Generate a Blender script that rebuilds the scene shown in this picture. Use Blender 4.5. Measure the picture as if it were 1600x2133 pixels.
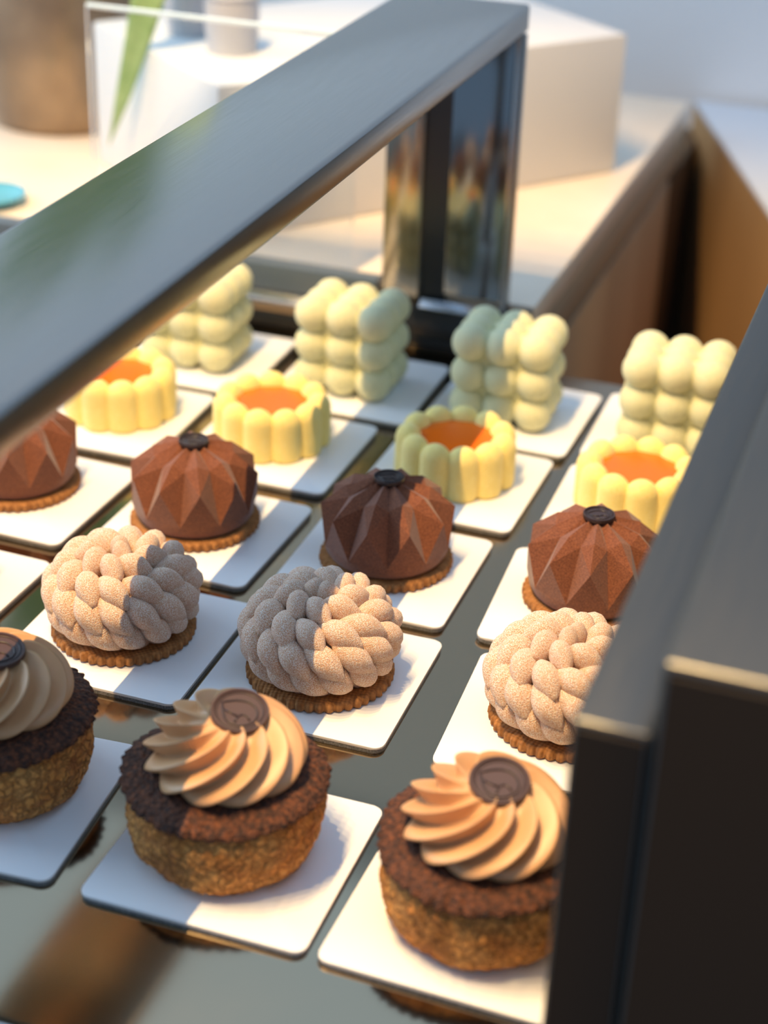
import bpy, bmesh, math, random
from mathutils import Vector, Matrix, noise
PI = math.pi
sc = bpy.context.scene
for o in list(bpy.data.objects):
    bpy.data.objects.remove(o)
COL = sc.collection

# ------------------------------------------------------------------ camera
R_right = Vector((0.9434, 0.3301, 0.0324))
R_up = Vector((-0.1843, 0.4404, 0.8787))
R_fwd = Vector((-0.2758, 0.8349, -0.4763))
cam_d = bpy.data.cameras.new('camera')
cam = bpy.data.objects.new('camera', cam_d)
COL.objects.link(cam)
m3 = Matrix((R_right, R_up, -R_fwd)).transposed()
cam.matrix_world = Matrix.Translation((0.2125, -0.595, 0.4152)) @ m3.to_4x4()
cam_d.sensor_fit = 'HORIZONTAL'
cam_d.sensor_width = 36.0
cam_d.lens = 36.0 * 3677.4 / 1600.0
cam_d.clip_start = 0.01
cam_d.dof.use_dof = True
cam_d.dof.focus_distance = 0.715
cam_d.dof.aperture_fstop = 8.2
sc.camera = cam

# ------------------------------------------------------------------ light
w = bpy.data.worlds.new('daylight')
sc.world = w
w.use_nodes = True
bg = w.node_tree.nodes['Background']
bg.inputs[0].default_value = (0.44, 0.66, 1.0, 1)
bg.inputs[1].default_value = 0.54

def area(name, loc, target, sx, sy, power, col):
    d = bpy.data.lights.new(name, 'AREA')
    d.shape = 'RECTANGLE'; d.size = sx; d.size_y = sy
    d.energy = power; d.color = col
    o = bpy.data.objects.new(name, d); COL.objects.link(o)
    o.location = loc
    o.rotation_euler = (Vector(target) - Vector(loc)).to_track_quat('-Z', 'Y').to_euler()
    return o
area('window_daylight', (-1.7, 0.15, 0.95), (0, 0.05, 0), 1.3, 1.0, 22.0, (0.60, 0.79, 1.0))
area('overhead_fill', (0.1, 0.1, 2.3), (0.1, 0.1, 0), 2.6, 2.6, 20.0, (0.42, 0.66, 1.0))  # added cool overhead fill that brightens upward faces; no real opening above
# a row of small warm lamps hanging above the customer side of the case
for i in range(5):
    d = bpy.data.lights.new('warm_lamp', 'SPOT')
    d.energy = 33.0; d.color = (1.0, 0.67, 0.30); d.spot_size = 0.95; d.spot_blend = 0.6
    d.shadow_soft_size = 0.003
    o = bpy.data.objects.new('warm_lamp', d); COL.objects.link(o)
    o.location = (-0.24, -0.60 + 0.14 * i, 1.45)
    o.rotation_euler = (Vector((0.0, 0.08, 0)) - o.location).to_track_quat('-Z', 'Y').to_euler()
sc.view_settings.view_transform = 'Standard'
sc.view_settings.look = 'None'
sc.view_settings.exposure = 0.0
sc.view_settings.gamma = 1.0
sc.view_settings.use_curve_mapping = False

# ------------------------------------------------------------------ helpers
def mesh_obj(name, verts, faces, mat, parent=None, smooth=True, loc=None):
    me = bpy.data.meshes.new(name)
    me.from_pydata([tuple(v) for v in verts], [], faces)
    me.update()
    return link_mesh(name, me, mat, parent, smooth, loc)

def link_mesh(name, me, mat, parent=None, smooth=True, loc=None):
    if mat is not None and not me.materials:
        me.materials.append(mat)
    if smooth is True:
        me.polygons.foreach_set('use_smooth', [True] * len(me.polygons))
    elif smooth == 'auto':
        me.polygons.foreach_set('use_smooth', [True] * len(me.polygons))
        me.set_sharp_from_angle(angle=math.radians(35))
    o = bpy.data.objects.new(name, me)
    COL.objects.link(o)
    if parent is not None: o.parent = parent
    if loc is not None: o.location = loc
    return o

def empty(name, loc=(0, 0, 0), rz=0.0):
    o = bpy.data.objects.new(name, None); COL.objects.link(o)
    o.empty_display_size = 0.01
    o.location = loc; o.rotation_euler = (0, 0, rz)
    return o

def tag(o, label, cat, group=None, kind=None):
    o['label'] = label; o['category'] = cat
    if group: o['group'] = group
    if kind: o['kind'] = kind
    return o

def box_mesh(name, x0, x1, y0, y1, z0, z1, bevel=0.0, seg=2):
    bm = bmesh.new()
    vs = [bm.verts.new((x, y, z)) for z in (z0, z1) for x, y in ((x0, y0), (x1, y0), (x1, y1), (x0, y1))]
    for f in ((3, 2, 1, 0), (4, 5, 6, 7), (0, 1, 5, 4), (1, 2, 6, 5), (2, 3, 7, 6), (3, 0, 4, 7)):
        bm.faces.new([vs[i] for i in f])
    if bevel > 0:
        bmesh.ops.bevel(bm, geom=list(bm.edges), offset=bevel, segments=seg, profile=0.5, affect='EDGES')
    me = bpy.data.meshes.new(name); bm.to_mesh(me); bm.free()
    return me

def box(name, x0, x1, y0, y1, z0, z1, mat, parent=None, bevel=0.0, seg=2):
    return link_mesh(name, box_mesh(name, x0, x1, y0, y1, z0, z1, bevel, seg), mat, parent, 'auto' if bevel else False)

def prism(name, poly, z0, z1, mat, parent=None, bevel=0.0):
    bm = bmesh.new()
    n = len(poly)
    a = [bm.verts.new((x, y, z0)) for x, y in poly]
    b = [bm.verts.new((x, y, z1)) for x, y in poly]
    bm.faces.new(a[::-1]); bm.faces.new(b)
    for i in range(n):
        bm.faces.new((a[i], a[(i + 1) % n], b[(i + 1) % n], b[i]))
    if bevel > 0:
        es = [e for e in bm.edges if abs(e.verts[0].co.z - e.verts[1].co.z) < 1e-9]
        bmesh.ops.bevel(bm, geom=es, offset=bevel, segments=2, profile=0.5, affect='EDGES')
    me = bpy.data.meshes.new(name); bm.to_mesh(me); bm.free()
    return link_mesh(name, me, mat, parent, 'auto')

def lathe(profile, n, rfun=None):
    """profile (r,z) list; first and last may be r=0. rfun(theta, k, r, z)->(r,z)"""
    verts, rings = [], []
    for k, (r, z) in enumerate(profile):
        if r < 1e-9:
            rings.append([len(verts)]); verts.append(Vector((0, 0, z)))
        else:
            ring = []
            for i in range(n):
                th = 2 * PI * i / n
                rr, zz = rfun(th, k, r, z) if rfun else (r, z)
                ring.append(len(verts)); verts.append(Vector((rr * math.cos(th), rr * math.sin(th), zz)))
            rings.append(ring)
    faces = []
    for A, B in zip(rings, rings[1:]):
        if len(A) == 1 and len(B) == 1: continue
        for i in range(n):
            j = (i + 1) % n
            if len(A) == 1: faces.append((A[0], B[j], B[i]))
            elif len(B) == 1: faces.append((A[i], A[j], B[0]))
            else: faces.append((A[i], A[j], B[j], B[i]))
    return verts, faces

def smooth_profile(pts, sub=4):
    out = []
    n = len(pts)
    for i in range(n - 1):
        p0 = pts[max(i - 1, 0)]; p1 = pts[i]; p2 = pts[i + 1]; p3 = pts[min(i + 2, n - 1)]
        for s in range(sub):
            t = s / sub
            q = []
            for a in range(2):
                q.append(0.5 * ((2 * p1[a]) + (-p0[a] + p2[a]) * t + (2 * p0[a] - 5 * p1[a] + 4 * p2[a] - p3[a]) * t * t
                                + (-p0[a] + 3 * p1[a] - 3 * p2[a] + p3[a]) * t ** 3))
            out.append((max(q[0], 0.0), q[1]))
    out.append(pts[-1])
    return out

def tube(pts, rad, closed=False, nseg=8):
    verts, faces = [], []
    n = len(pts)
    P = [Vector(p) for p in pts]
    up = Vector((0, 0, 1))
    for i in range(n):
        a = P[(i - 1) % n] if (closed or i > 0) else P[i]
        b = P[(i + 1) % n] if (closed or i < n - 1) else P[i]
        t = (b - a).normalized()
        s = t.cross(up)
        s = s.normalized() if s.length > 1e-6 else Vector((1, 0, 0))
        u = s.cross(t).normalized()
        for k in range(nseg):
            q = 2 * PI * k / nseg
            verts.append(P[i] + rad * (math.cos(q) * s + math.sin(q) * u))
    rng = n if closed else n - 1
    for i in range(rng):
        j = (i + 1) % n
        for k in range(nseg):
            l = (k + 1) % nseg
            faces.append((i * nseg + k, i * nseg + l, j * nseg + l, j * nseg + k))
    if not closed:
        faces.append(tuple(range(nseg))[::-1]); faces.append(tuple((n - 1) * nseg + k for k in range(nseg)))
    return verts, faces

def join_geo(parts):
    V, F = [], []
    for v, f in parts:
        o = len(V); V += list(v); F += [tuple(i + o for i in q) for q in f]
    return V, F

# ------------------------------------------------------------------ materials
def srgb(r, g, b):
    f = lambda c: (c / 255 / 12.92) if c / 255 <= 0.04045 else ((c / 255 + 0.055) / 1.055) ** 2.4
    return (f(r), f(g), f(b), 1.0)

class Mat:
    def __init__(s, name, col=(0.8, 0.8, 0.8, 1), rough=0.5, metal=0.0, **kw):
        s.m = bpy.data.materials.new(name); s.m.use_nodes = True
        s.t = s.m.node_tree; s.n = s.t.nodes; s.l = s.t.links
        s.b = s.n['Principled BSDF']
        s.b.inputs['Base Color'].default_value = col
        s.b.inputs['Roughness'].default_value = rough
        s.b.inputs['Metallic'].default_value = metal
        for k, v in kw.items(): s.b.inputs[k].default_value = v
        s.tc = None
    def coord(s, scale=(1, 1, 1)):
        if s.tc is None: s.tc = s.n.new('ShaderNodeTexCoord')
        mp = s.n.new('ShaderNodeMapping'); mp.inputs['Scale'].default_value = scale
        s.l.new(s.tc.outputs['Object'], mp.inputs[0])
        return mp.outputs[0]
    def noise(s, scale, detail=3, rough=0.5, stretch=(1, 1, 1)):
        t = s.n.new('ShaderNodeTexNoise')
        t.inputs['Scale'].default_value = scale; t.inputs['Detail'].default_value = detail
        t.inputs['Roughness'].default_value = rough
        s.l.new(s.coord(stretch), t.inputs['Vector'])
        return t.outputs['Fac']
    def voronoi(s, scale, feature='DISTANCE_TO_EDGE', vec=None):
        t = s.n.new('ShaderNodeTexVoronoi'); t.feature = feature
        t.inputs['Scale'].default_value = scale
        s.l.new(vec if vec is not None else s.coord(), t.inputs['Vector'])
        return t.outputs['Distance']
    def warp(s, amount, scale):
        t = s.n.new('ShaderNodeTexNoise'); t.inputs['Scale'].default_value = scale
        c = s.coord(); s.l.new(c, t.inputs['Vector'])
        a = s.n.new('ShaderNodeVectorMath'); a.operation = 'SCALE'; a.inputs['Scale'].default_value = amount
        s.l.new(t.outputs['Color'], a.inputs[0])
        b = s.n.new('ShaderNodeVectorMath'); b.operation = 'ADD'
        s.l.new(c, b.inputs[0]); s.l.new(a.outputs[0], b.inputs[1])
        return b.outputs[0]
    def ramp(s, fac, stops):
        r = s.n.new('ShaderNodeValToRGB'); e = r.color_ramp.elements
        while len(e) < len(stops): e.new(0.5)
        for k, (p, c) in zip(e, stops): k.position = p; k.color = c
        s.l.new(fac, r.inputs[0]); return r.outputs[0]
    def mix(s, fac, a, b, mode='MIX'):
        m = s.n.new('ShaderNodeMix'); m.data_type = 'RGBA'; m.blend_type = mode
        for sock, v in ((m.inputs[0], fac), (m.inputs[6], a), (m.inputs[7], b)):
            if hasattr(v, 'is_linked'): s.l.new(v, sock)
            else: sock.default_value = v
        return m.outputs[2]
    def math(s, op, a, b=0.0):
        m = s.n.new('ShaderNodeMath'); m.operation = op
        for sock, v in ((m.inputs[0], a), (m.inputs[1], b)):
            if hasattr(v, 'is_linked'): s.l.new(v, sock)
            else: sock.default_value = v
        return m.outputs[0]
    def color(s, out): s.l.new(out, s.b.inputs['Base Color']); return s
    def roughness(s, out): s.l.new(out, s.b.inputs['Roughness']); return s
    def bump(s, out, dist, strength=1.0):
        b = s.n.new('ShaderNodeBump'); b.inputs['Distance'].default_value = dist
        b.inputs['Strength'].default_value = strength
        prev = s.b.inputs['Normal']
        if prev.is_linked: s.l.new(prev.links[0].from_socket, b.inputs['Normal'])
        s.l.new(out, b.inputs['Height']); s.l.new(b.outputs[0], s.b.inputs['Normal']); return s

def brushed(name, col, rough, stretch, var=0.06, metal=1.0):
    m = Mat(name, col, rough, metal)
    n = m.noise(900, 3, 0.6, stretch)
    m.roughness(m.math('ADD', m.math('MULTIPLY', n, var * 2), rough - var))
    m.bump(n, 0.00004, 0.5)
    return m

steel_shelf = Mat('shelf_steel', (0.36, 0.270, 0.170, 1), 0.1, 1.0)
_n = steel_shelf.noise(22, 4, 0.6)
steel_shelf.roughness(steel_shelf.math('ADD', steel_shelf.math('MULTIPLY', _n, 0.08), 0.08))
_s = steel_shelf.noise(260, 2, 0.5, (1, 0.25, 1)); steel_shelf.bump(_s, 0.00002, 0.15)
steel_beam = brushed('beam_steel', (0.40, 0.378, 0.345, 1), 0.24, (1, 0.04, 1))
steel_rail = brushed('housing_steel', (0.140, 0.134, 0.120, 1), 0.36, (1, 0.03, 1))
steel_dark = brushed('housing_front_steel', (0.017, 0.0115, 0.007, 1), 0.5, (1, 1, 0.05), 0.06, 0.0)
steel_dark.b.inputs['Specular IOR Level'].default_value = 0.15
mirror = Mat('polished_steel', (0.24, 0.25, 0.245, 1), 0.14, 1.0)
mirror_warm = Mat('polished_warm_steel', (0.42, 0.36, 0.27, 1), 0.18, 1.0)
chrome = Mat('chrome_strip', (0.75, 0.77, 0.80, 1), 0.18, 1.0)
black_m = Mat('black_anodised', (0.012, 0.014, 0.017, 1), 0.35)
slate = Mat('dark_grey_channel', srgb(88, 100, 110), 0.3)
white_card = Mat('white_card', (0.82, 0.82, 0.81, 1), 0.42)
white_card.color(white_card.mix(white_card.math('MULTIPLY', white_card.noise(60, 3), 0.12), (0.83, 0.83, 0.82, 1), (0.74, 0.74, 0.72, 1)))
card_edge = Mat('card_backing', (0.17, 0.18, 0.18, 1), 0.35)
card_edge.color(card_edge.ramp(card_edge.noise(1500, 2), [(0.35, (0.10, 0.11, 0.115, 1)), (0.7, (0.27, 0.28, 0.28, 1))]))

# pastry materials
puff = Mat('craquelin', srgb(198, 136, 70), 0.8)
_v = puff.voronoi(270, 'DISTANCE_TO_EDGE', puff.warp(0.008, 200))
_cr = puff.math('MINIMUM', puff.math('MULTIPLY', _v, 5.0), 1.0)
_big = puff.noise(70, 4, 0.6)
_c = puff.ramp(_big, [(0.32, srgb(190, 112, 46)), (0.5, srgb(220, 146, 68)), (0.72, srgb(234, 172, 96))])
_cf = puff.math('ADD', puff.math('MULTIPLY', _cr, 0.55), puff.math('MULTIPLY', puff.noise(160, 3), 0.9))
puff.color(puff.mix(puff.math('MINIMUM', _cf, 1.0), srgb(126, 74, 32), _c))
puff.bump(_cr, 0.0009, 0.9); puff.bump(puff.noise(600, 4, 0.65), 0.0009, 0.7)

cocoa = Mat('cocoa_crust', srgb(72, 42, 26), 0.85)
_v = cocoa.voronoi(620, 'F1', cocoa.warp(0.002, 300))
cocoa.color(cocoa.ramp(cocoa.noise(520, 3, 0.65), [(0.35, srgb(40, 22, 14)), (0.5, srgb(76, 42, 23)), (0.7, srgb(122, 68, 36))]))
cocoa.bump(_v, 0.0011, 0.9); cocoa.bump(cocoa.noise(1600, 2), 0.0004, 0.6)

cream = Mat('coffee_cream', srgb(205, 164, 124), 0.42)
cream.b.inputs['Subsurface Weight'].default_value = 0.12
cream.b.inputs['Subsurface Radius'].default_value = (0.004, 0.002, 0.001)
cream.b.inputs['Subsurface Scale'].default_value = 1.0
cream.color(cream.ramp(cream.noise(45, 3), [(0.3, srgb(196, 146, 100)), (0.7, srgb(208, 162, 116))]))
cream.bump(cream.noise(700, 2), 0.00012, 0.35)

seal_m = Mat('dark_chocolate_seal', srgb(74, 52, 46), 0.38)
seal_m.bump(seal_m.noise(600, 2), 0.00008, 0.3)
seal_dark = Mat('bitter_chocolate_seal', srgb(52, 38, 36), 0.33)
emb_m = Mat('seal_relief', srgb(50, 34, 30), 0.4)
emb_d = Mat('bitter_seal_relief', srgb(36, 27, 26), 0.36)

def velvet(name, lo, mid, hi, gscale, gdist, rough=0.9):
    m = Mat(name, mid, rough)
    n = m.noise(gscale, 2, 0.6)
    m.color(m.ramp(n, [(0.36, lo), (0.5, mid), (0.64, hi)]))
    m.bump(n, gdist, 1.0)
    m.b.inputs['Sheen Weight'].default_value = 0.25
    m.b.inputs['Sheen Roughness'].default_value = 0.5
    return m
petal_m = velvet('peach_velvet', srgb(214, 158, 116), srgb(236, 198, 166), srgb(252, 238, 226), 1500, 0.0007)
choc_m = velvet('milk_chocolate_velvet', srgb(96, 50, 26), srgb(118, 64, 35), srgb(136, 80, 48), 1600, 0.00025)
lemon_m = velvet('yellow_velvet', srgb(244, 216, 118), srgb(250, 226, 136), srgb(252, 232, 154), 1500, 0.0002)
bubble_m = velvet('pale_green_velvet', srgb(212, 208, 160), srgb(219, 216, 171), srgb(226, 223, 184), 1500, 0.0002)
jelly = Mat('orange_jelly', srgb(240, 106, 14), 0.2)
jelly.b.inputs['Specular IOR Level'].default_value = 0.3
jelly.b.inputs['Subsurface Weight'].default_value = 0.0
jelly.b.inputs['Subsurface Radius'].default_value = (0.006, 0.002, 0.0005)
jelly.b.inputs['Subsurface Scale'].default_value = 1.0

biscuit = Mat('biscuit', srgb(176, 118, 62), 0.85)
def weave(m, sc):
    outs = []
    s = m.n.new('ShaderNodeSeparateXYZ'); m.l.new(m.coord(), s.inputs[0])
    for a in ('X', 'Y'):
        outs.append(m.math('SINE', m.math('MULTIPLY', s.outputs[a], sc)))
    return m.math('MULTIPLY', outs[0], outs[1])
_wv = weave(biscuit, 2 * PI / 0.0024)
_wf = biscuit.math('ADD', biscuit.math('MULTIPLY', _wv, 0.5), 0.5)
_bc = biscuit.ramp(biscuit.noise(300, 3), [(0.3, srgb(150, 96, 46)), (0.7, srgb(196, 136, 76))])
biscuit.color(biscuit.mix(biscuit.math('MULTIPLY', _wf, 0.55), _bc, srgb(104, 66, 34)))
biscuit.bump(_wf, 0.0006, 0.7); biscuit.bump(biscuit.noise(1200, 2), 0.0003, 0.5)

# surroundings
stone = Mat('counter_stone', srgb(240, 222, 198), 0.35)
stone.color(stone.ramp(stone.noise(9, 5, 0.6), [(0.3, srgb(236, 216, 190)), (0.7, srgb(246, 230, 208))]))
wood = Mat('brown_wood', srgb(150, 122, 92), 0.55)
wood.color(wood.ramp(wood.noise(14, 4, 0.6, (1, 1, 0.1)), [(0.3, srgb(172, 144, 112)), (0.7, srgb(192, 164, 130))]))
wood_edge = Mat('counter_edge_wood', srgb(176, 158, 132), 0.5)
gap_m = Mat('shadow_gap', srgb(92, 70, 44), 0.8)  # dark brown carries the shade of the gaps in its colour
brown = Mat('wall_shade_brown', srgb(170, 122, 70), 0.55)  # brown holds the warm shade of the lower wall as colour
brown.color(brown.ramp(brown.noise(10, 4, 0.6, (1, 1, 0.1)), [(0.3, srgb(166, 128, 84)), (0.7, srgb(186, 146, 98))]))
plinth_m = Mat('white_plinth', srgb(226, 224, 220), 0.5)
wall_m = Mat('pale_wall', srgb(244, 243, 242), 0.8)
wall_m.bump(wall_m.noise(80, 4), 0.0006, 0.3)
top_m = Mat('daylit_wall_tone', srgb(208, 211, 216), 0.6)  # pale grey stands in for the daylit part of the wall
floor_m = Mat('floor_screed', srgb(150, 140, 128), 0.6)
floor_m.color(floor_m.ramp(floor_m.noise(5, 4), [(0.3, srgb(138, 128, 116)), (0.7, srgb(160, 150, 138))]))
cup_m = Mat('grey_ceramic', srgb(186, 186, 190), 0.5)
cup_m.bump(cup_m.noise(90, 3), 0.0005, 0.3)
bronze = Mat('bronze_glaze', srgb(150, 124, 98), 0.32, 0.35)
bronze.color(bronze.ramp(bronze.noise(18, 4), [(0.3, srgb(130, 108, 86)), (0.7, srgb(172, 146, 116))]))
soil = Mat('soil', srgb(58, 44, 34), 0.95)
leaf_m = Mat('leaf_green', srgb(142, 180, 104), 0.45)
leaf_m.color(leaf_m.ramp(leaf_m.noise(60, 3), [(0.3, srgb(146, 180, 112)), (0.7, srgb(178, 206, 142))]))
teal = Mat('teal_glaze', srgb(96, 170, 190), 0.2)
glass = Mat('clear_acrylic', (0.93, 0.97, 1.0, 1), 0.03)
glass.b.inputs['Transmission Weight'].default_value = 1.0
glass.b.inputs['IOR'].default_value = 1.12
glass_edge = Mat('frosted_acrylic_edge', srgb(220, 238, 246), 0.5)

# ------------------------------------------------------------------ setting
ZS = -0.003                                    # shelf surface; card tops are z = 0
o = box('floor', -2.2, 2.0, -1.6, 1.6, -0.98, -0.95, floor_m.m)
o['kind'] = 'structure'; o['label'] = 'grey screed floor far below the counter'
o = box('wall_back', -2.2, 2.0, 0.96, 1.02, -0.95, 1.3, wall_m.m)
o['kind'] = 'structure'; o['label'] = 'pale blue grey wall behind the counter'

# counter that carries the case
ctr = empty('counter', (-0.6, 0.35, -0.95))
tag(ctr, 'beige stone topped counter with wooden side running back to the wall', 'counter')
def part_at(o, parent):                         # keep world coordinates under an Empty that has moved
    o.parent = parent
    o.matrix_parent_inverse = Matrix.Translation(parent.location).inverted() if parent.rotation_euler.z == 0 else \
        (Matrix.Translation(parent.location) @ Matrix.Rotation(parent.rotation_euler.z, 4, 'Z')).inverted()
    return o
part_at(box('worktop', -1.5, -0.012, 0.353, 0.842, 0.012, 0.030, stone.m, None, 0.0012), ctr)
part_at(box('edge_fascia', -0.018, -0.0125, 0.353, 0.840, -0.016, 0.0118, wood_edge.m, None, 0.0006), ctr)
part_at(box('shadow_gap', -0.06, -0.024, 0.353, 0.838, -0.024, -0.0165, gap_m.m), ctr)
part_at(box('side_panel', -0.055, -0.014, 0.353, 0.80, -0.95, -0.0245, wood.m, None, 0.001), ctr)
part_at(box('gap_shade_fill', -0.110, -0.0145, 0.8005, 0.9580, -0.95, -0.0245, gap_m.m), ctr)  # added dark solid filling the gap, its shade put into the colour
part_at(box('carcass', -1.48, -0.0605, 0.353, 0.838, -0.95, 0.0115, wood.m), ctr)

# shelf of the case
sh = empty('display_shelf', (-0.1, 0.05, -0.06))
tag(sh, 'brushed steel display shelf lined with rows of white cards', 'shelf')
part_at(box('shelf_plate', -0.42, 0.144, -0.232, 0.337, ZS - 0.012, ZS, steel_shelf.m, None, 0.0012), sh)
part_at(box('front_lip', -0.42, 0.144, -0.237, -0.2325, ZS - 0.012, ZS - 0.0008, chrome.m, None, 0.0015), sh)
part_at(box('under_case', -0.42, 0.144, -0.215, 0.336, -0.95, ZS - 0.0125, black_m.m), sh)

# end rail at the back of the case
er = empty('end_rail', (-0.25, 0.345, -0.003))
tag(er, 'layered black and chrome rail closing the back end of the case', 'rail')
part_at(box('base_strip', -0.42, -0.0125, 0.3373, 0.3520, ZS, 0.0055, black_m.m, None, 0.0006), er)
part_at(box('brown_strip', -0.42, -0.1065, 0.3390, 0.3520, 0.0060, 0.0118, wood.m, None, 0.0005), er)
part_at(box('chrome_strip', -0.42, -0.1065, 0.3360, 0.3520, 0.0122, 0.0190, chrome.m, None, 0.0012), er)
part_at(box('dark_channel', -0.42, -0.1065, 0.3400, 0.3520, 0.0194, 0.0360, slate.m, None, 0.001), er)
part_at(box('post_socket', -0.1060, -0.0270, 0.3376, 0.3520, 0.0060, 0.0240, black_m.m, None, 0.001), er)
part_at(box('corner_block', -0.0265, -0.0125, 0.3380, 0.3520, 0.0060, 0.0290, steel_rail.m, None, 0.001), er)

# steel frame: flat bar that rises at the back and turns forward over the cakes
fr = empty('case_frame', (-0.065, 0.347, 0.024))
tag(fr, 'wide flat steel beam on a polished post bridging over the cakes', 'frame')
part_at(box('beam', -0.1010, -0.0270, -0.46, 0.3520, 0.1890, 0.2040, steel_beam.m, None, 0.0022, 3), fr)
part_at(box('post_flange', -0.1045, -0.0815, 0.3435, 0.3500, 0.0245, 0.1885, mirror_warm.m, None, 0.0006), fr)
part_at(box('post_groove', -0.0812, -0.0660, 0.3462, 0.3500, 0.0245, 0.1885, black_m.m), fr)
part_at(box('post_panel', -0.0657, -0.0320, 0.3435, 0.3500, 0.0330, 0.1885, mirror.m, None, 0.0006), fr)
part_at(box('post_edge', -0.0317, -0.0270, 0.3425, 0.3510, 0.0245, 0.1885, steel_beam.m, None, 0.0008), fr)
fx0, fx1 = -0.0790, -0.0322                      # foot strip of the post, slope shaped to catch a blue highlight
part_at(mesh_obj('foot_strip', [(fx0, 0.3378, 0.0243), (fx1, 0.3378, 0.0243), (fx1, 0.3432, 0.0243), (fx0, 0.3432, 0.0243),
                                (fx0, 0.3378, 0.0250), (fx1, 0.3378, 0.0250), (fx1, 0.3432, 0.0282), (fx0, 0.3432, 0.0282)],
                 [(3, 2, 1, 0), (4, 5, 6, 7), (0, 1, 5, 4), (1, 2, 6, 5), (2, 3, 7, 6), (3, 0, 4, 7)], chrome.m, None, False), fr)
part_at(box('support_post', -0.1010, -0.0270, -0.4600, -0.4530, -0.95, 0.1885, mirror.m), fr)

# steel housing on the right
hs = empty('steel_housing', (0.22, 0.2, -0.95))
tag(hs, 'stepped grey steel housing with dark front in the right foreground', 'housing')
part_at(box('lower_step', 0.1448, 0.1650, -0.235, 0.75, -0.95, 0.1620, steel_rail.m, None, 0.0014, 3), hs)
part_at(box('upper_box', 0.1654, 0.40, -0.236, 0.75, -0.95, 0.1845, steel_rail.m, None, 0.0018, 3), hs)
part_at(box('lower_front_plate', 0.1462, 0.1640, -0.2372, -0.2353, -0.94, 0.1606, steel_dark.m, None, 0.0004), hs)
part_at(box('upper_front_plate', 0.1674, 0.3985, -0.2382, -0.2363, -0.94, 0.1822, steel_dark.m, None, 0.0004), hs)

# ------------------------------------------------------------------ background things
def rot_rect(p, d, L, D):
    d = Vector(d).normalized(); n = Vector((-d.y, d.x))
    p = Vector(p)
    return [tuple(p), tuple(p + d * L), tuple(p + d * L + n * D), tuple(p + n * D)]
pl = prism('display_plinth', rot_rect((-0.2255, 0.3800), (0.199, 0.250), 0.318, 0.184), 0.0302, 0.1290, plinth_m.m, None, 0.002)
tag(pl, 'white rectangular plinth on the stone counter behind the steel post', 'plinth')

def cup(loc, r, h, label):
    t = empty('cup', loc); tag(t, label, 'cup', 'grey cups on the plinth')
    pr = smooth_profile([(0, 0), (r * 0.86, 0), (r * 0.93, h * 0.06), (r, h * 0.5), (r, h), (r * 0.95, h * 1.01), (r * 0.92, h * 0.97), (r * 0.9, h * 0.5), (r * 0.82, h * 0.1), (0, h * 0.08)], 3)
    mesh_obj('cup_wall', *lathe(pr, 40), cup_m.m, t)
    fo = lathe([(r * 0.7, -0.0), (r * 0.72, 0.002), (r * 0.78, 0.002), (r * 0.78, 0.0)], 40)
    mesh_obj('rim_band', *tube([(math.cos(a * PI / 20) * r * 0.97, math.sin(a * PI / 20) * r * 0.97, h) for a in range(40)], 0.0016, True), cup_m.m, t)
cup((-0.252, 0.462, 0.1292), 0.0175, 0.036, 'wider grey ceramic cup near the front corner of the white plinth')
cup((-0.297, 0.492, 0.1292), 0.0150, 0.033, 'narrower grey ceramic cup at the far left of the white plinth')

# bronze pot with strap leaves
pot = empty('potted_plant', (-0.445, 0.585, 0.0302))
tag(pot, 'bronze glazed pot with green strap leaves at the left of the counter', 'plant')
pp = smooth_profile([(0, 0), (0.046, 0), (0.056, 0.006), (0.064, 0.04), (0.066, 0.08), (0.060, 0.125), (0.063, 0.135), (0.058, 0.136), (0.054, 0.120), (0, 0.118)], 3)
mesh_obj('pot', *lathe(pp, 56), bronze.m, pot)
mesh_obj('soil', *lathe([(0.0535, 0.119), (0.03, 0.123), (0, 0.124)], 40), soil.m, pot)
random.seed(3)
def leaf(base, ctrl, tip, width, name='leaf'):
    V, F = [], []
    n = 18
    b, c, t = Vector(base), Vector(ctrl), Vector(tip)
    for i in range(n + 1):
        s = i / n
        p = (1 - s) ** 2 * b + 2 * s * (1 - s) * c + s * s * t
        tan = (2 * (1 - s) * (c - b) + 2 * s * (t - c)).normalized()
        side = tan.cross(Vector((0.3, -0.9, 0.2))).normalized()
        nrm = side.cross(tan)
        wd = width * (math.sin(PI * min(1, 0.1 + s * 0.9)) ** 0.7) * (0.35 if s < 0.08 else 1)
        if s > 0.995: wd = 0.0002
        for k, off in ((-1, 0.15), (-0.5, 0.03), (0, 0), (0.5, 0.03), (1, 0.15)):
            V.append(p + side * wd * k + nrm * wd * off)
        for k, off in ((1, 0.15), (0.5, 0.03), (0, 0), (-0.5, 0.03), (-1, 0.15)):
            V.append(p + side * wd * k + nrm * (wd * off - 0.0006))
    for i in range(n):
        for k in range(10):
            l = (k + 1) % 10
            F.append((i * 10 + k, i * 10 + l, (i + 1) * 10 + l, (i + 1) * 10 + k))
    F.append(tuple(range(10))[::-1]); F.append(tuple(n * 10 + k for k in range(10)))
    return mesh_obj(name, V, F, leaf_m.m, pot)
leaf((0.01, -0.01, 0.12), (0.25, -0.20, 0.36), (0.107, -0.135, 0.028), 0.017)
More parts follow.
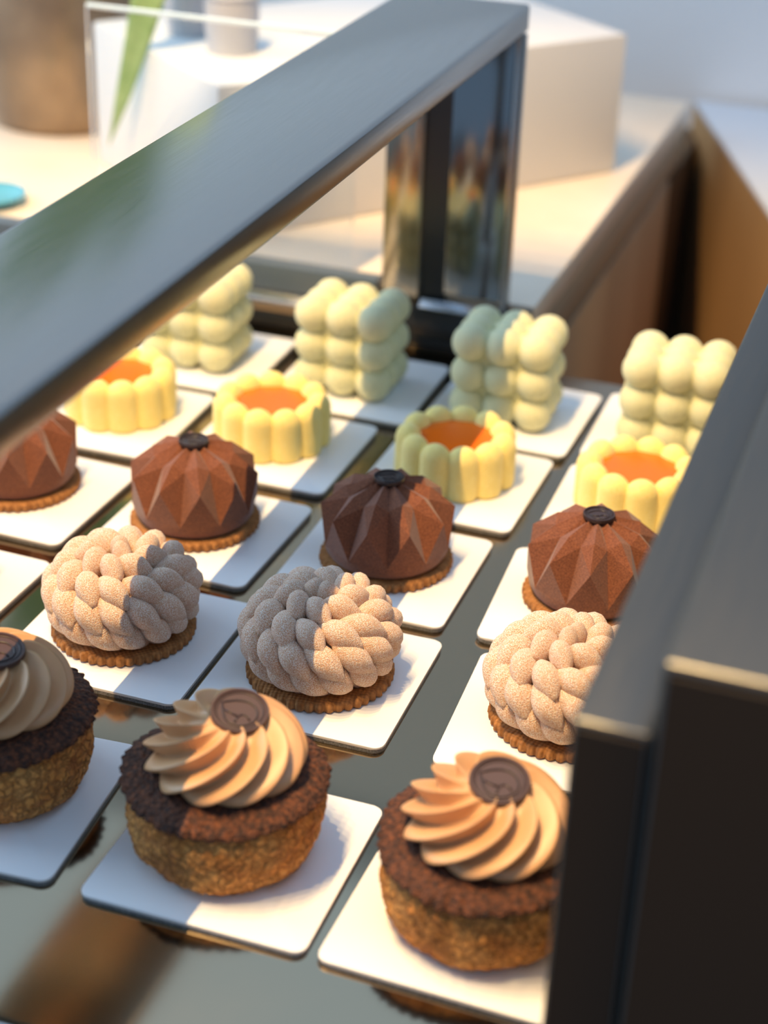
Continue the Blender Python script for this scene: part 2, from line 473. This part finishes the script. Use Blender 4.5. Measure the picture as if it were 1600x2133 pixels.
for i in range(9):
    a = 2 * PI * i / 9 + 0.3
    rr = 0.02 + 0.012 * random.random()
    b = (rr * math.cos(a), rr * math.sin(a), 0.12)
    sp = 0.10 + 0.10 * random.random(); hh = 0.34 + 0.2 * random.random()
    leaf(b, (sp * 0.3 * math.cos(a) - 0.03, sp * 0.3 * math.sin(a), 0.12 + hh * 0.6),
         (sp * math.cos(a) - 0.06, sp * math.sin(a) * 0.8, 0.12 + hh), 0.012 + 0.006 * random.random())

dish = empty('shallow_dish', (-0.392, 0.3850, 0.0302))
tag(dish, 'small teal glazed dish on the counter beside the beam', 'dish')
dp = smooth_profile([(0, 0), (0.013, 0), (0.016, 0.002), (0.022, 0.006), (0.0224, 0.007), (0.0212, 0.0066), (0.014, 0.0032), (0, 0.003)], 3)
mesh_obj('bowl', *lathe(dp, 48), teal.m, dish)
mesh_obj('rim', *tube([(0.022 * math.cos(a * PI / 24), 0.022 * math.sin(a * PI / 24), 0.0068) for a in range(48)], 0.0009, True), teal.m, dish)

gp = empty('acrylic_screen', (-0.24, 0.3600, 0.0302))
tag(gp, 'clear acrylic screen with pale edge standing in front of the plinth', 'screen')
part_at(box('pane', -0.3020, -0.1300, 0.3590, 0.3620, 0.0302, 0.1720, glass.m), gp)
part_at(box('top_edge', -0.3020, -0.1300, 0.3590, 0.3620, 0.1722, 0.1745, glass_edge.m, None, 0.0005), gp)

# added brown block with pale top, imitates wall's blend from daylight to warm shade
cb = empty('wall_shade_block', (0.3, 0.9, -0.95))
tag(cb, 'added brown block with pale top imitating daylight and warm shade on the far right wall', 'shade block')
cd = Vector((0.1069, -0.2815)); 
part_at(prism('warm_shade_body', [(-0.025, 0.951), (0.139, 0.519), (0.139, 0.77), (0.9, 0.77), (0.9, 0.952)], -0.95, -0.0005, brown.m, None), cb)
part_at(prism('daylit_top', [(-0.025, 0.951), (0.139, 0.519), (0.139, 0.77), (0.9, 0.77), (0.9, 0.952)], 0.0, 0.003, top_m.m, None), cb)

# ------------------------------------------------------------------ cards
def card_mesh(name, s, r, z0, z1, bev):
    poly = []
    for cx_, cy_, a0 in ((s - r, s - r, 0), (-s + r, s - r, 90), (-s + r, -s + r, 180), (s - r, -s + r, 270)):
        for k in range(7):
            a = math.radians(a0 + 15 * k)
            poly.append((cx_ + r * math.cos(a), cy_ + r * math.sin(a)))
    o = prism(name, poly, z0, z1, None, None, bev)
    me = o.data; bpy.data.objects.remove(o)
    return me
card_top = card_mesh('face', 0.0425, 0.0045, 0.0018, 0.0030, 0.0003); card_top.materials.append(white_card.m)
card_bot = card_mesh('backing', 0.0424, 0.0045, 0.0, 0.00175, 0.0002); card_bot.materials.append(card_edge.m)
CARDS = [
    (-0.0921, -0.1322, 3.8, 'white square card under the choux cut by the left frame edge'),
    (0.0076, -0.1308, 0.1, 'white square card under the middle choux, front row'),
    (0.0978, -0.1318, -1.2, 'white square card under the choux beside the steel housing'),
    (-0.1968, -0.0146, -1.4, 'white square card at the left frame edge in the petal cake row'),
    (-0.0946, -0.0146, 0.2, 'white square card under the left peach petal cake'),
    (-0.0065, -0.0119, 0.5, 'white square card under the middle peach petal cake'),
    (0.0976, -0.0103, 2.3, 'white square card under the peach petal cake beside the housing'),
    (-0.2006, 0.0853, -1.7, 'white square card under the chocolate cake tucked below the beam'),
    (-0.1050, 0.0826, -1.6, 'white square card under the second chocolate cake from left'),
    (-0.0114, 0.0829, -0.1, 'white square card under the third chocolate cake from left'),
    (0.0873, 0.0848, 2.5, 'white square card under the chocolate cake beside the housing'),
    (-0.2010, 0.1815, 0.5, 'white square card under the leftmost yellow tart'),
    (-0.1050, 0.1808, -0.5, 'white square card under the second yellow tart from left'),
    (-0.0067, 0.1790, -0.9, 'white square card under the third yellow tart from left'),
    (0.0886, 0.1800, 0.4, 'white square card under the yellow tart beside the housing'),
    (-0.1890, 0.2735, 0.3, 'white square card under the leftmost bubble cube cake'),
    (-0.0930, 0.2731, 0.2, 'white square card under the second bubble cube cake from left'),
    (-0.0020, 0.2701, -1.3, 'white square card under the third bubble cube cake from left'),
    (0.0883, 0.2764, 0.4, 'white square card under the bubble cube cake beside the housing'),
]
for x, y, a, lab in CARDS:
    t = empty('display_card', (x, y, ZS), math.radians(a)); tag(t, lab, 'card', 'white cards on the shelf')
    for nm, me in (('face', card_top), ('backing', card_bot)):
        q = bpy.data.objects.new(nm, me); COL.objects.link(q); q.parent = t

def copy_tree(root, loc, rz, label):
    r = root.copy(); COL.objects.link(r); r.location = loc; r.rotation_euler = (0, 0, rz); r['label'] = label
    for ch in list(root.children):
        c = ch.copy(); COL.objects.link(c); c.parent = r
        c.matrix_parent_inverse = ch.matrix_parent_inverse.copy()
        for g in ch.children:
            d = g.copy(); COL.objects.link(d); d.parent = c
            d.matrix_parent_inverse = g.matrix_parent_inverse.copy()
    return r

# ------------------------------------------------------------------ seal with relief
def make_seal(parent, r, h, mat, rmat, loc, rot=(0, 0, 0)):
    pr = [(0, 0), (r * 0.93, 0), (r, h * 0.3), (r, h * 0.75), (r * 0.97, h), (r * 0.90, h), (r * 0.86, h * 0.72), (r * 0.5, h * 0.70), (0, h * 0.70)]
    s = mesh_obj('chocolate_seal', *lathe(pr, 56), mat, parent, 'auto')
    s.location = loc; s.rotation_euler = rot
    k = r / 1.0
    z = h * 0.72
    def P(l): return [(x * k, y * k, z) for x, y in l]
    drop = [(-0.60, 0.36), (-0.40, 0.42), (-0.15, 0.47), (0.12, 0.46), (0.35, 0.38), (0.52, 0.20), (0.60, -0.03), (0.58, -0.28),
            (0.45, -0.50), (0.22, -0.62), (-0.05, -0.66), (-0.30, -0.58), (-0.46, -0.40), (-0.54, -0.15), (-0.58, 0.10)]
    bar = [(-0.54, 0.05), (-0.30, -0.10), (-0.08, -0.24)]
    hump = [(-0.16, -0.52), (-0.10, -0.32), (0.02, -0.18), (0.16, -0.16), (0.28, -0.26), (0.34, -0.42)]
    geo = join_geo([tube(P(drop), r * 0.045, True, 6), tube(P(bar), r * 0.04, False, 6), tube(P(hump), r * 0.04, False, 6),
                    tube([(0.80 * k * math.cos(a * PI / 24), 0.80 * k * math.sin(a * PI / 24), z) for a in range(48)], r * 0.03, True, 6)])
    mesh_obj('seal_relief', *geo, rmat, s)
    return s

# ------------------------------------------------------------------ choux
def choux(loc, rz, seed, label, seal_rot, seal_off, swirl_rot):
    t = empty('choux_bun', loc, rz)
    tag(t, label, 'choux', 'coffee cream choux in the front row')
    sd = Vector((seed * 3.1, seed * 1.7, seed * 0.9))
    prof = smooth_profile([(0, 0), (0.0255, 0), (0.0298, 0.0018), (0.0335, 0.0068), (0.0353, 0.0135), (0.0356, 0.0205), (0.0345, 0.0270), (0.0315, 0.0320), (0.026, 0.0338), (0.0, 0.0342)], 6)
    V, F = lathe(prof, 150)
    out = []
    for v in V:
        if v.length < 1e-6: out.append(v); continue
        d = Vector((v.x, v.y, (v.z - 0.016) * 1.2)).normalized()
        low = noise.noise(v * 55 + sd) * 0.0012 + noise.noise(v * 130 + sd) * 0.0008
        cr = noise.voronoi(v * 230 + sd + Vector((noise.noise(v * 200), noise.noise(v * 200 + sd), 0)) * 0.5)[0]
        low += (min(cr[1] - cr[0], 0.35) - 0.2) * 0.0032
        q = v + d * low
        if v.z < 0.0012: q.z = max(v.z, 0.0) 
        q.z = max(q.z, 0.0)
        out.append(q)
    mesh_obj('choux_body', out, F, puff.m, t)
    # ragged cocoa crust draped over the bun
    rng = random.Random(seed)
    n = 220
    teeth = [1 + 0.03 * rng.uniform(-1, 1) for _ in range(n)]
    def rag(th, k, r, z):
        i = int(round(th / (2 * PI) * n)) % n
        f = min(1.0, max(0.0, (r - 0.020) / 0.016))
        sc_ = abs(math.sin(th * 23)) * 0.0011 + (teeth[i] - 1) * 0.02
        wav = 0.0012 * math.sin(2 * th + seed) + 0.0007 * math.sin(5 * th + seed * 2)
        p = Vector((r * math.cos(th), r * math.sin(th), z))
        b = noise.noise(p * 240 + sd) * 0.0007 + noise.noise(p * 500 + sd) * 0.0005
        return r + f * f * (sc_ + wav * 0.5), z + b + f * wav
    cp = [(0, 0.0366), (0.012, 0.0366), (0.020, 0.0364), (0.0255, 0.0360), (0.030, 0.0352), (0.0330, 0.0342), (0.0350, 0.0330), (0.0362, 0.0318), (0.0366, 0.0309),
          (0.0362, 0.0305), (0.0350, 0.0315), (0.033, 0.0328), (0.029, 0.0340), (0.0, 0.0346)]
    V, F = lathe(cp[::-1], n, rag)
    mesh_obj('cocoa_crust', V, F, cocoa.m, t)
    # piped cream rosette
    N = 11
    pts = smooth_profile([(0.0, 0.0362), (0.0195, 0.0362), (0.0245, 0.0372), (0.0272, 0.0402), (0.0268, 0.0445), (0.0240, 0.0492), (0.0195, 0.0528), (0.0140, 0.0552), (0.0085, 0.0560), (0.0040, 0.0560), (0, 0.0560)], 5)
    K = len(pts); na = N * 20
    V, rings = [], []
    amp_r = [1 + 0.16 * rng.uniform(-1, 1) for _ in range(N)]
    for k, (r, z) in enumerate(pts):
        s = k / (K - 1)
        if r < 1e-6:
            rings.append([len(V)]); V.append(Vector((0, 0, z))); continue
        a = pts[max(k - 1, 0)]; b = pts[min(k + 1, K - 1)]
        tx, tz = b[0] - a[0], b[1] - a[1]
        L = math.hypot(tx, tz) or 1; nx, nz = tz / L, -tx / L
        tw = 2.9 * max(0.0, s - 0.08) ** 1.05
        amp = 0.0068 * math.sin(PI * min(1, max(0, (s - 0.06) / 0.94)) ** 0.8) ** 0.7 * min(1.0, max(0.0, (r - 0.006)) / 0.010)
        ring = []
        for i in range(na):
            th = 2 * PI * i / na
            x = th * N / (2 * PI)
            ri = int(x) % N
            u = x - int(x)
            u2 = u - 0.5
            hgt = 1 - abs(math.sin(PI * (u2)))            # sharp crest in the middle of each band
            ws = min(1.0, max(0.0, (s - 0.25) / 0.35)); ws = ws * ws * (3 - 2 * ws)
            hgt = ws * hgt ** 0.85 + (1 - ws) * (0.95 * math.cos(PI * u2) ** 1.4 + 0.05 * hgt)
            A = amp * amp_r[ri]
            d = A * (hgt - 0.66)
            lean = (0.10 + 0.22 * ws) * hgt * (2 * PI / N) * min(1, r / 0.015)
            rr = max(r + nx * d, 0.0004); zz = z + nz * d
            zz = max(zz, 0.0357)
            ang = th + tw + lean + swirl_rot
            ring.append(len(V)); V.append(Vector((rr * math.cos(ang), rr * math.sin(ang), zz)))
        rings.append(ring)
    F = []
    for A, B in zip(rings, rings[1:]):
        for i in range(na):
            j = (i + 1) % na
            if len(A) == 1: F.append((A[0], B[j], B[i]))
            elif len(B) == 1: F.append((A[i], A[j], B[0]))
            else: F.append((A[i], A[j], B[j], B[i]))
    sw = mesh_obj('cream_swirl', V, F, cream.m, t)
    make_seal(t, 0.0104, 0.0026, seal_m.m, emb_m.m, seal_off, seal_rot)
    return t
CAMZ = math.atan2(R_right.y, R_right.x)         # azimuth of the picture's right
choux((-0.0925, -0.1250, 0.0), 0, 1, 'coffee cream choux on the left, cut by the frame, mostly in cool shade', (0.10, 0.05, CAMZ + 0.3), (0.002, 0.001, 0.0562), 0.6)
choux((0.0028, -0.1290, 0.0), 0, 2, 'middle coffee cream choux, half in the shadow of the beam', (0.24, 0.06, CAMZ + 0.05), (0.0042, 0.0030, 0.0562), 0.0)
choux((0.1002, -0.1318, 0.0), 0, 3, 'coffee cream choux partly hidden by the steel housing, warmly lit', (0.24, -0.02, CAMZ + 0.05), (0.0030, 0.0010, 0.0562), 1.1)

# ------------------------------------------------------------------ biscuits
def biscuit_mesh(r, h, n=46):
    per = 8; na = n * per
    def sca(th, k, rr, z):
        f = 1.0 if rr > r * 0.9 else 0.0
        s = abs(math.sin(th * n / 2)) 
        jit = noise.noise(Vector((math.cos(th) * 9, math.sin(th) * 9, z * 300))) * 0.0004
        return rr + f * (0.0014 * s + jit), z + noise.noise(Vector((math.cos(th) * rr * 700, math.sin(th) * rr * 700, z * 100))) * 0.00012
    pr = [(0, 0.0002), (r * 0.95, 0.0002), (r, h * 0.2), (r, h * 0.78), (r * 0.965, h), (r * 0.8, h), (r * 0.5, h), (0, h)]
    V, F = lathe(pr, na, sca)
    me = bpy.data.meshes.new('biscuit_base'); me.from_pydata([tuple(v) for v in V], [], F); me.update()
    me.materials.append(biscuit.m)
    return me
bis = biscuit_mesh(0.0300, 0.0046)

# ------------------------------------------------------------------ petal cakes
def almond():
    V, F = [], []
    nl, na = 14, 14
    for i in range(nl + 1):
        s = -1 + 2 * i / nl
        w_ = max(0.0, 1 - abs(s) ** 2.0) ** (0.90 if s < 0 else 1.02)
        if i in (0, nl): V.append(Vector((s, 0, -0.12))); continue
        for k in range(na):
            a = 2 * PI * k / na
            V.append(Vector((s, w_ * math.cos(a), w_ * math.sin(a) - 0.12 * s * s)))
    def idx(i, k): return 0 if i == 0 else (len(V) - 1 if i == nl else 1 + (i - 1) * na + k % na)
    for i in range(nl):
        for k in range(na):
            q = (idx(i, k), idx(i, k + 1), idx(i + 1, k + 1), idx(i + 1, k))
            q = tuple(dict.fromkeys(q))
            F.append(q[::-1])
    return V, F
AV, AF = almond()
def petal_cake(loc, rz, label):
    t = empty('petal_cake', loc, rz); tag(t, label, 'cake', 'peach petal cakes')
    q = link_mesh('biscuit_base', bis, None, t)
    Rh, Rz, zc = 0.0280, 0.0178, 0.0205
    core = smooth_profile([(0, 0.0047), (0.019, 0.0047)] + [(Rh * 0.84 * math.cos(a), zc + Rz * 0.82 * math.sin(a)) for a in [math.radians(d) for d in range(-52, 86, 12)]] + [(0, zc + Rz * 0.82)], 2)
    mesh_obj('mousse_core', *lathe(core, 48), petal_m.m, t)
    # staggered rings of almond lobes, all leaning the same way round
    rows = ((-46, 15, 46, 0.0100, 0.0053), (-18, 15, 44, 0.0113, 0.0057), (10, 15, 44, 0.0114, 0.0057), (38, 12, 42, 0.0108, 0.0055), (65, 8, 36, 0.0094, 0.0048), (84, 2, 20, 0.0066, 0.0042))
    rn = random.Random(5)
    for ri, (be, N, an, la, lb) in enumerate(rows):
        sz = math.sin(math.radians(be)); ch = math.cos(math.radians(be))
        for k in range(N):
            ph = 2 * PI * (k - 0.46 * ri) / N + rn.uniform(-0.03, 0.03)
            p = Vector((Rh * ch * math.cos(ph), Rh * ch * math.sin(ph), zc + Rz * sz))
            nrm = Vector((ch * math.cos(ph) / Rh, ch * math.sin(ph) / Rh, sz / Rz)).normalized()
            east = Vector((-math.sin(ph), math.cos(ph), 0))
            down = east.cross(nrm).normalized()
            if down.z > 0: down = -down
            ang = math.radians(an + rn.uniform(-3, 3))
            ax = (down * math.cos(ang) + east * math.sin(ang)).normalized()
            tip = 0.24
            axt = (ax * math.cos(tip) + nrm * math.sin(tip)).normalized()
            ny = nrm.cross(axt).normalized(); nz_ = axt.cross(ny)
            M = Matrix((axt, ny, nz_)).transposed().to_4x4()
            M.translation = p + nrm * 0.0004
            sc_ = rn.uniform(0.96, 1.05)
            S = Matrix.Diagonal((la * sc_, lb * sc_, 0.0068, 1))
            ob = bpy.data.objects.new('petal', PETAL_ME); COL.objects.link(ob)
            ob.parent = t; ob.matrix_local = M @ S
            if be < -30: ob.location.z += 0.0016
    return t
PETAL_ME = bpy.data.meshes.new('petal'); PETAL_ME.from_pydata([tuple(v) for v in AV], [], AF); PETAL_ME.update()
PETAL_ME.polygons.foreach_set('use_smooth', [True] * len(PETAL_ME.polygons))
# the petals are scaled objects, so their grain is set in world scale by a finer noise on unit coordinates
pm = velvet('peach_velvet_lobe', srgb(214, 158, 116), srgb(236, 198, 166), srgb(253, 241, 230), 14.0, 0.0009)
pm.b.inputs['Subsurface Weight'].default_value = 0.15
pm.b.inputs['Subsurface Radius'].default_value = (0.003, 0.0012, 0.0005)
pm.b.inputs['Subsurface Scale'].default_value = 1.0
for nd in pm.n:
    if nd.type == 'MAPPING': nd.inputs['Scale'].default_value = (1.7, 1.0, 1.0)
PETAL_ME.materials.append(pm.m)
pc = petal_cake((-0.0973, -0.0120, 0.0), 0.0, 'left peach petal cake, lit orange on its left and shaded on the right')
copy_tree(pc, (-0.0060, -0.0115, 0.0), 0.9, 'middle peach petal cake with the beam shadow across its left half')
copy_tree(pc, (0.0988, -0.0060, 0.0), 2.1, 'peach petal cake partly hidden by the steel housing')
copy_tree(pc, (-0.2020, -0.0140, 0.0), 3.0, 'peach petal cake beyond the left edge of the frame')

# ------------------------------------------------------------------ faceted chocolate cakes
def choc_cake(loc, rz, label):
    t = empty('chocolate_cake', loc, rz); tag(t, label, 'cake', 'faceted chocolate cakes')
    link_mesh('biscuit_base', bis, None, t)
    N = 10
    V, F, sm = [], [], []
    def add(r, a, z): V.append(Vector((r * math.cos(a), r * math.sin(a), z))); return len(V) - 1
    st = 2 * PI / N
    top = add(0, 0, 0.0415)
    T = [add(0.0062, i * st / 2, 0.0432 if i % 2 == 0 else 0.0412) for i in range(2 * N)]
    G = [add(0.0195, i * st, 0.0396) for i in range(N)]
    U = [add(0.0190, (i + 0.5) * st, 0.0364) for i in range(N)]
    M_ = [add(0.0311, i * st, 0.0300) for i in range(N)]
    B = [add(0.0300, (i + 0.5) * st, 0.0125) for i in range(N)]
    for i in range(N):
        j = (i + 1) % N
        F += [(top, T[2 * i], T[2 * i + 1]), (top, T[2 * i + 1], T[2 * j])]
        F += [(T[2 * i], G[i], U[i], T[2 * i + 1]), (G[i], M_[i], U[i]), (T[2 * i + 1], U[i], G[j], T[2 * j]), (G[j], U[i], M_[j])]
        F += [(U[i], M_[i], B[i]), (U[i], B[i], M_[j])]
        F += [(M_[j], B[i], B[j])]
    sm = [False] * len(F)
    # lower smooth bowl starting on the zig-zag of B points
    rows = []
    per = 4
    def ringat(r, z): return [add(r, (i / per + 0.5) * st, z) for i in range(N * per)]
    b2 = []
    for i in range(N):
        j = (i + 1) % N
        for k in range(per):
            s = k / per
            p = V[B[i]].lerp(V[B[j]], s); V.append(p.copy()); b2.append(len(V) - 1)
    rows = [b2, ringat(0.0287, 0.0088), ringat(0.0272, 0.0062), ringat(0.0256, 0.0049), ringat(0.0245, 0.0047)]
    nn = N * per
    for A, C in zip(rows, rows[1:]):
        for i in range(nn):
            j = (i + 1) % nn
            F.append((A[i], C[i], C[j], A[j])); sm.append(True)
    F.append(tuple(rows[-1][::-1])); sm.append(False)
    o = mesh_obj('mousse_body', V, F, choc_m.m, t, False)
    bmm = bmesh.new(); bmm.from_mesh(o.data)
    bmesh.ops.recalc_face_normals(bmm, faces=bmm.faces[:]); bmm.to_mesh(o.data); bmm.free()
    o.data.polygons.foreach_set('use_smooth', sm)
    make_seal(t, 0.0072, 0.0022, seal_dark.m, emb_d.m, (0, 0, 0.0425), (0.0, 0.0, -rz + CAMZ))
    return t
cc0 = choc_cake((-0.2072, 0.0895, 0.0), 0.10, 'faceted chocolate cake at the left edge, tucked below the beam')
copy_tree(cc0, (-0.1093, 0.0880, 0.0), 0.20, 'second faceted chocolate cake from left, fully in warm light')
copy_tree(cc0, (-0.0113, 0.0880, 0.0), 0.34, 'third faceted chocolate cake from left, its left half in shadow')
copy_tree(cc0, (0.0866, 0.0905, 0.0), 0.46, 'faceted chocolate cake partly hidden by the steel housing')

# ------------------------------------------------------------------ yellow tarts
def lobe_mesh():
    V, F = [], []
    n = 20
    H = 0.0285
    prof = [(0.80, 0.0002), (0.95, 0.0008), (1.0, 0.0030)] + [(1.0, z) for z in (0.009, 0.0150, 0.0205)]
    for d in range(12, 90, 13):
        a = math.radians(d); prof.append((math.cos(a), 0.0205 + (H - 0.0205) * math.sin(a)))
    prof += [(0, H)]
    V, F = lathe([(0, 0.0002)] + prof, n)
    for v in V: v.x *= 0.0068; v.y *= 0.0082
    me = bpy.data.meshes.new('lobe'); me.from_pydata([tuple(v) for v in V], [], F); me.update()
    me.materials.append(lemon_m.m)
    return me
LOBE = lobe_mesh()
def tart(loc, rz, label):
    t = empty('scalloped_tart', loc, rz); tag(t, label, 'tart', 'yellow scalloped tarts')
    N = 11
    for i in range(N):
        a = 2 * PI * i / N
        o = link_mesh('lobe', LOBE, None, t)
        o.location = (0.0245 * math.cos(a), 0.0245 * math.sin(a), 0); o.rotation_euler = (0, 0, a)
    wall = [(0.0, 0.0004), (0.0262, 0.0004), (0.0266, 0.004), (0.0266, 0.0205), (0.0245, 0.0235), (0.0215, 0.0232), (0.0200, 0.0205), (0, 0.0195)]
    mesh_obj('wall', *lathe(wall, 66), lemon_m.m, t)
    fill = smooth_profile([(0.0212, 0.0215), (0.0190, 0.0226), (0.0140, 0.0231), (0.006, 0.0233), (0, 0.0233)], 3)
    mesh_obj('filling', *lathe(fill, 66), jelly.m, t)
    return t
ta = tart((-0.1994, 0.1870, 0.0), 0.10, 'leftmost yellow scalloped tart with orange filling, just below the beam')
copy_tree(ta, (-0.1097, 0.1860, 0.0), 0.25, 'second yellow scalloped tart from left, behind a chocolate cake')
copy_tree(ta, (-0.0072, 0.1835, 0.0), 0.0, 'third yellow scalloped tart from left, its filling half shaded')
copy_tree(ta, (0.0870, 0.1850, 0.0), 0.4, 'yellow scalloped tart partly hidden by the steel housing')

# ------------------------------------------------------------------ bubble cubes
bm = bmesh.new(); bmesh.ops.create_uvsphere(bm, u_segments=28, v_segments=18, radius=0.0103)
BUB = bpy.data.meshes.new('bubble'); bm.to_mesh(BUB); bm.free(); BUB.materials.append(bubble_m.m)
def cube(loc, rz, label):
    t = empty('bubble_cube_cake', loc, rz); tag(t, label, 'cake', 'pale green bubble cube cakes')
    s = 0.0182
    for k in range(3):
        for i in range(3):
            for j in range(3):
                if i == j == k == 1: continue
                o = link_mesh('bubble', BUB, None, t)
                o.location = ((i - 1) * s, (j - 1) * 0.0138, 0.0104 + k * 0.0175)
    box('mousse_core', -0.021, 0.021, -0.016, 0.016, 0.004, 0.050, bubble_m.m, t, 0.004)
    return t
ca = cube((-0.1918, 0.2705, 0.0), 0.0, 'leftmost pale green bubble cube cake, half behind the beam')
copy_tree(ca, (-0.0955, 0.2695, 0.0), -0.02, 'second bubble cube cake from left, pale blue on its right column')
copy_tree(ca, (-0.0036, 0.2660, 0.0), 0.02, 'third bubble cube cake from left, pale blue on its left column')
copy_tree(ca, (0.0890, 0.2680, 0.0), 0.04, 'bubble cube cake partly hidden by the steel housing')
